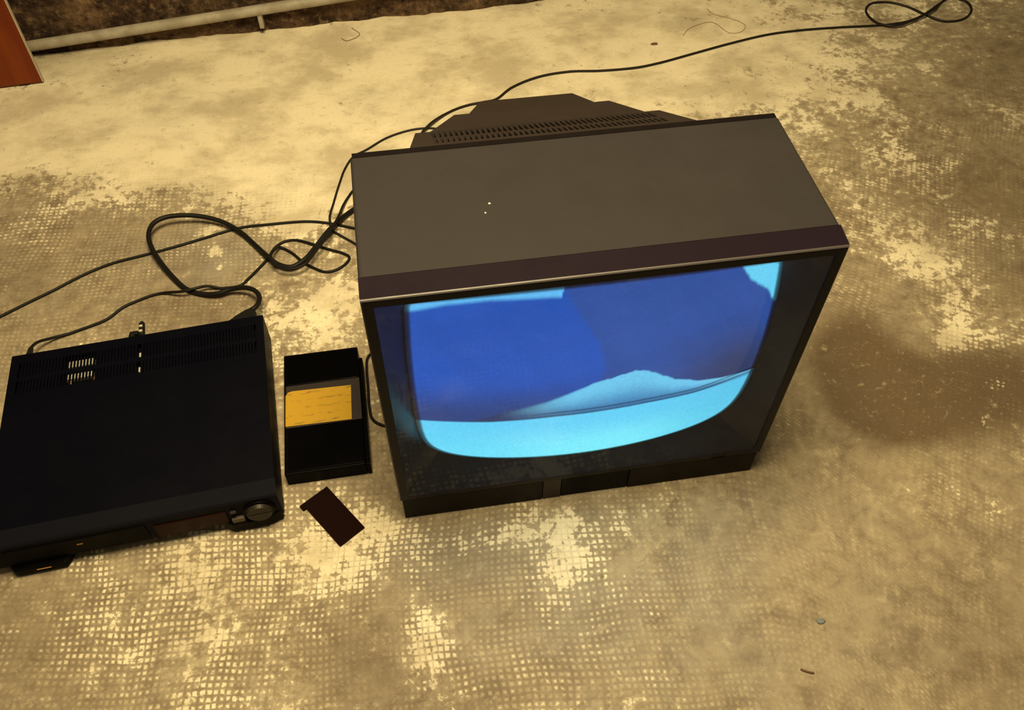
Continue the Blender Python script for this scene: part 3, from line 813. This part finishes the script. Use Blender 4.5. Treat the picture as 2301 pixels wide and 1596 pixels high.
# top cover with two vent troughs near the rear
V0, V1, V2, V3 = 0.2500, 0.2720, 0.2800, 0.3060
U0, U1 = 0.012, VW - 0.012
bm = bmesh.new()
zt0, zt1 = 0.0665, VH
for (a0, a1, b0, b1) in ((0, VW, 0.0265, V0), (U0, U1, V1, V2), (0, VW, V3, VD), (0, U0, V0, V3), (U1, VW, V0, V3)):
    add_box(bm, a0, a1, b0, b1, zt0, zt1)
add_box(bm, 0, 0.0014, 0.0265, VD, 0.010, zt0)
add_box(bm, VW - 0.0014, VW, 0.0265, VD, 0.010, zt0)
add_box(bm, 0.0014, VW - 0.0014, VD - 0.0014, VD, 0.012, zt0)
cover = obj('top_cover', bm, M['vcr'], vcr)
# ribs of the two vent rows, too fine to tell apart
bm = bmesh.new()
n = 74
p = (U1 - U0) / n
for i in range(1, n):
    if i in (37,):
        continue
    x = U0 + i * p
    hw_ = p * (0.22 if 0.074 < x < 0.122 else 0.36)
    for (b0, b1) in ((V0, V1), (V2, V3)):
        add_box(bm, x - hw_, x + hw_, b0, b1, 0.0650, VH - 0.0003)
o = obj('vent_ribs', bm, M['vcr'], vcr); o['kind'] = 'stuff'
obj('circuit_board', box(0.006, VW - 0.006, 0.235, 0.315, 0.0535, 0.0555), M['board_green'], vcr)
obj('pale_component', box(0.079, 0.118, 0.2860, 0.2975, 0.0555, 0.0640, 0.0005), M['component'], vcr)
obj('pale_component', box(0.079, 0.118, 0.2635, 0.2735, 0.0555, 0.0640, 0.0005), M['component'], vcr)
obj('pale_component', box(0.1825, 0.1855, 0.2820, 0.2920, 0.0555, 0.0640, 0.0005), M['component'], vcr)
obj('pale_component', box(0.1825, 0.1850, 0.2550, 0.2640, 0.0555, 0.0640, 0.0005), M['component'], vcr)
for (u, v) in ((0.048, 0.2555), (0.0603, 0.2555), (0.0867, 0.2560), (0.1035, 0.2545)):
    b = bmesh.new(); add_cyl(b, (u, v, 0.0555), (0, 0, 0.008), 0.0016, 0.0016, 10)
    obj('pale_component', b, M['component'], vcr)
for u in (0.084, 0.1175):
    obj('amber_component', box(u, u + 0.004, 0.2555, 0.2610, 0.0555, 0.0640, 0.0004), M['amber'], vcr)
# front moulding: top strip slopes a little, front face upright
bm = prism([(0.0265, VH), (0.0265, 0.012), (0.004, 0.012), (0.0005, 0.018), (0.0005, VH - 0.0035), (0.003, VH - 0.001)], 'x', -0.001, VW + 0.001)
front = obj('front_panel', bm, M['vcr_front'], vcr)
obj('display_window', box(0.205, 0.298, -0.0010, 0.002, 0.020, 0.050, 0.0008), M['display'], vcr)
obj('cassette_flap', box(0.020, 0.196, -0.0010, 0.002, 0.026, 0.056, 0.0008), M['vcr_dark'], vcr)
b = bmesh.new(); add_cyl(b, (0.3405, 0.0005, 0.0390), (0, -0.0030, 0), 0.0212, 0.0212, 40)
dr = obj('dial_ring', b, M['vcr_dark'], vcr)
b = bmesh.new(); add_cyl(b, (0.3405, -0.0025, 0.0390), (0, -0.0055, 0), 0.0178, 0.0165, 40)
dial = obj('jog_dial', b, M['dial'], vcr)
obj('dial_bar', box(0.3245, 0.3565, -0.0092, -0.0079, 0.0372, 0.0392, 0.0004), M['panel_grey'], dial)
obj('button', box(0.302, 0.319, -0.0045, 0.001, 0.0225, 0.0325, 0.001), M['button'], vcr)
obj('button', box(0.3035, 0.3115, -0.0030, 0.001, 0.0440, 0.0490, 0.001), M['panel_grey'], vcr)
obj('amber_mark', box(0.1075, 0.1150, -0.0016, -0.0008, 0.0420, 0.0440), M['amber'], vcr)
obj('amber_mark', box(0.0480, 0.0660, -0.0108, -0.0098, 0.0150, 0.0158), M['amber'], vcr)
obj('lower_lip', prism([(0.02, -0.008), (0.082, -0.008), (0.090, 0.004), (0.090, 0.022), (0.014, 0.022), (0.014, 0.0)], 'z', 0.004, 0.016, 0.001), M['vcr_dark'], vcr)
obj('lower_lip', prism([(0.300, -0.006), (0.345, -0.007), (0.3665, 0.000), (VW, 0.022), (0.292, 0.022), (0.292, 0.0)], 'z', 0.004, 0.022, 0.001), M['vcr_dark'], vcr)
for (u, v) in ((0.03, 0.03), (VW - 0.03, 0.03), (0.03, VD - 0.04), (VW - 0.03, VD - 0.04)):
    b = bmesh.new(); add_cyl(b, (u, v, 0.0), (0, 0, 0.0085), 0.011, 0.010, 20)
    obj('foot', b, M['vcr_dark'], vcr)
# rear sockets
b = bmesh.new(); add_cyl(b, (0.1775, VD, 0.040), (0, 0.046, 0.004), 0.0052, 0.0046, 14); add_cyl(b, (0.1775, VD + 0.046, 0.044), (0, 0.004, 0.0004), 0.0046, 0.0022, 14)
ap = obj('aerial_plug', b, M['cable'], vcr)
for v in (0.026, 0.036):
    b = bmesh.new(); add_box(b, 0.1752, 0.1798, VD + v, VD + v + 0.0035, 0.0465, 0.0492)
    obj('metal_ring', b, M['metal'], ap)
b = bmesh.new(); add_cyl(b, (0.1605, VD, 0.040), (0.003, 0.027, 0.003), 0.0062, 0.0050, 14); add_box(b, 0.160, 0.173, VD + 0.024, VD + 0.031, 0.036, 0.047, 0.001)
obj('aerial_socket', b, M['cable'], vcr)

# ------------------------------------------------------------------ video cassette
CW, CL, CH = 0.1196, 0.2162, 0.029
cas = empty('video_cassette', (-0.1576, 0.0794, 0.0), 0.0105)
tag(cas, 'black video cassette with a yellow handwritten label, between recorder and television', 'video cassette')
obj('shell', box(0.0, CW - 0.006, 0.0, CL, 0.0, CH - 0.0012, 0.0018), M['cassette'], cas)
obj('tape_door', box(CW - 0.0058, CW, 0.0, CL - 0.022, 0.0005, CH - 0.0020, 0.0012), M['cassette'], cas)
obj('tape_window', box(0.006, CW - 0.009, 0.004, 0.0775, CH - 0.0020, CH - 0.0003, 0.0006), M['gloss_black'], cas)
obj('tape_window', box(0.006, CW - 0.009, 0.1560, CL - 0.004, CH - 0.0020, CH - 0.0003, 0.0006), M['gloss_black'], cas)
band = obj('label_recess', box(0.003, CW - 0.0065, 0.0785, 0.1550, CH - 0.0020, CH - 0.0008, 0.0003), M['cassette_band'], cas)
bm = prism([(0.0022, 0.0815), (0.0980, 0.0795), (0.1000, 0.1420), (0.0130, 0.1445), (0.0065, 0.1430), (0.0030, 0.1380)], 'z', CH - 0.0009, CH - 0.0003)
# the label bends down over the cassette's left edge
lab = obj('paper_label', bm, M['label'], cas)
bm = prism([(0.0002, CH - 0.0045), (0.0026, CH - 0.0006), (0.0026, CH - 0.0003), (-0.0006, CH - 0.0045)], 'y', 0.0815, 0.1380)
obj('label_fold', bm, M['label'], lab)

# ------------------------------------------------------------------ loose brown flap
c1, c2, c3, c4 = [Vector(p) for p in ((-0.1378, 0.0447), (-0.1032, 0.0680), (-0.0534, -0.0046), (-0.0877, -0.0281))]
ctr = (c1 + c2 + c3 + c4) / 4
flap = empty('plastic_flap', (ctr.x, ctr.y, 0.0))
tag(flap, 'small dark brown rectangular flap lying on the floor in front of the cassette', 'flap')
obj('plate', prism([tuple(p - ctr) for p in (c1, c4, c3, c2)], 'z', 0.0002, 0.0030, 0.0006), M['card'], flap)
d = (c4 - c1).normalized(); e = (c1 - c2).normalized()
t0 = c1 - ctr + d * 0.001
obj('hinge_tab', prism([tuple(q) for q in (t0, t0 + e * 0.005, t0 + e * 0.005 + d * 0.009, t0 + d * 0.009)], 'z', 0.0003, 0.0045, 0.0006), M['card'], flap)

# ------------------------------------------------------------------ cables
def cable(key, name, label, mat, cat='cable', n=8):
    r, pts = CABLE[key]
    root = empty(name, (pts[0][0], pts[0][1], 0.0))
    tag(root, label, cat)
    loc = [(p[0] - pts[0][0], p[1] - pts[0][1], p[2]) for p in pts]
    obj('cord', tube_bm(loc, r, n), mat, root, True)
    return root, loc, r

cable('mains', 'power_cord', 'thin black cord running from the coil at top right behind the television', M['cord'], 'cord')
cable('lead', 'thin_lead', 'thin black lead curving round the television\'s rear left corner', M['cord'], 'cord')
cable('aerial', 'aerial_cable', 'thin black cable crossing the floor from the left edge to the television', M['cable'])
root, loc, r = cable('recorder', 'recorder_cord', 'thin black cord looping from the recorder\'s rear left corner to the television', M['cable'], 'cord')
p0 = Vector(loc[0]); p1 = Vector(loc[1])
b = bmesh.new(); add_cyl(b, p0 + (p0 - p1) * 0.5, (p1 - p0) * 1.4, 0.0055, 0.0036, 12)
obj('strain_relief', b, M['cable'], root)
root, loc, r = cable('scart', 'scart_cable', 'thick black cable in a big loop between recorder and television', M['cable'])
# angled plug at the recorder end, kept in the recorder's own direction
def vloc(u, v, z):
    ca, sa = math.cos(0.0714), math.sin(0.0714)
    return Vector((-0.5277 + ca * u - sa * v, 0.0002 + sa * u + ca * v, z)) - Vector((CABLE['scart'][1][0][0], CABLE['scart'][1][0][1], 0))
bm = bmesh.new()
poly = [(0.292, VD + 0.001), (0.352, VD + 0.001), (0.354, VD + 0.030), (0.348, VD + 0.040), (0.338, VD + 0.038), (0.322, VD + 0.026), (0.316, VD + 0.024), (0.294, VD + 0.008)]
v0 = [bm.verts.new(vloc(u, v, 0.026)) for u, v in poly]
v1 = [bm.verts.new(vloc(u, v, 0.047)) for u, v in poly]
bm.faces.new(v0); bm.faces.new(v1[::-1])
for i in range(len(poly)):
    bm.faces.new((v0[i], v1[i], v1[(i + 1) % len(poly)], v0[(i + 1) % len(poly)]))
bmesh.ops.bevel(bm, geom=bm.edges[:], offset=0.0015, segments=2, affect='EDGES', profile=0.5)
obj('scart_plug', bm, M['cable'], root)
cable('tucked', 'tucked_cable', 'short stretch of black cable tucked between the cassette and television', M['cable'])

# ------------------------------------------------------------------ bits on the floor
def thread(name, pts, r, label, mat, cat):
    root = obj(name, tube_bm([(p[0] - pts[0][0], p[1] - pts[0][1], r) for p in pts], r, 6, 0.006), mat, None, True)
    root.location = (pts[0][0], pts[0][1], 0)
    tag(root, label, cat)
thread('loose_thread', [(0.7232, 1.118), (0.7467, 1.1444), (0.8051, 1.1622), (0.8317, 1.1127), (0.858, 1.1125), (0.8772, 1.1379), (0.8596, 1.1655), (0.8166, 1.1992), (0.8121, 1.2197)], 0.0006,
       'fine brown curled thread on the floor beyond the long cord', M['thread'], 'thread')
thread('bent_wire', [(-0.0425, 1.2232), (-0.032, 1.2106), (-0.0012, 1.2316), (-0.0179, 1.2622)], 0.0007,
       'tiny bent dark wire on the floor near the wall', M['twig'], 'wire')
thread('wood_splinter', [(0.4694, -0.2818), (0.4760, -0.2858), (0.4839, -0.2890)], 0.0013,
       'small brown wood splinter on the bare floor right of the television', M['twig'], 'splinter')

def crumb(name, c, rx, ry, h, label, mat, cat, seed):
    r = random.Random(seed)
    bm = bmesh.new()
    bmesh.ops.create_icosphere(bm, subdivisions=2, radius=1.0)
    for v in bm.verts:
        k = 1 + r.uniform(-0.18, 0.18)
        v.co = Vector((v.co.x * rx * k, v.co.y * ry * k, max(0.0, h * 0.5 + v.co.z * h * 0.5)))
    o = obj(name, bm, mat, None, True)
    o.location = (c[0], c[1], 0)
    tag(o, label, cat)
crumb('lint_scrap', (0.5169, -0.2276), 0.0058, 0.0040, 0.002, 'tiny blue-grey scrap of lint on the floor, nearer the television than the splinter', M['scrap'], 'lint', 1)
crumb('dirt_crumb', (0.6494, 1.0945), 0.0085, 0.0045, 0.003, 'small dark crumb of dirt beyond the television, on the near side of the curled thread', M['twig'], 'crumb', 2)
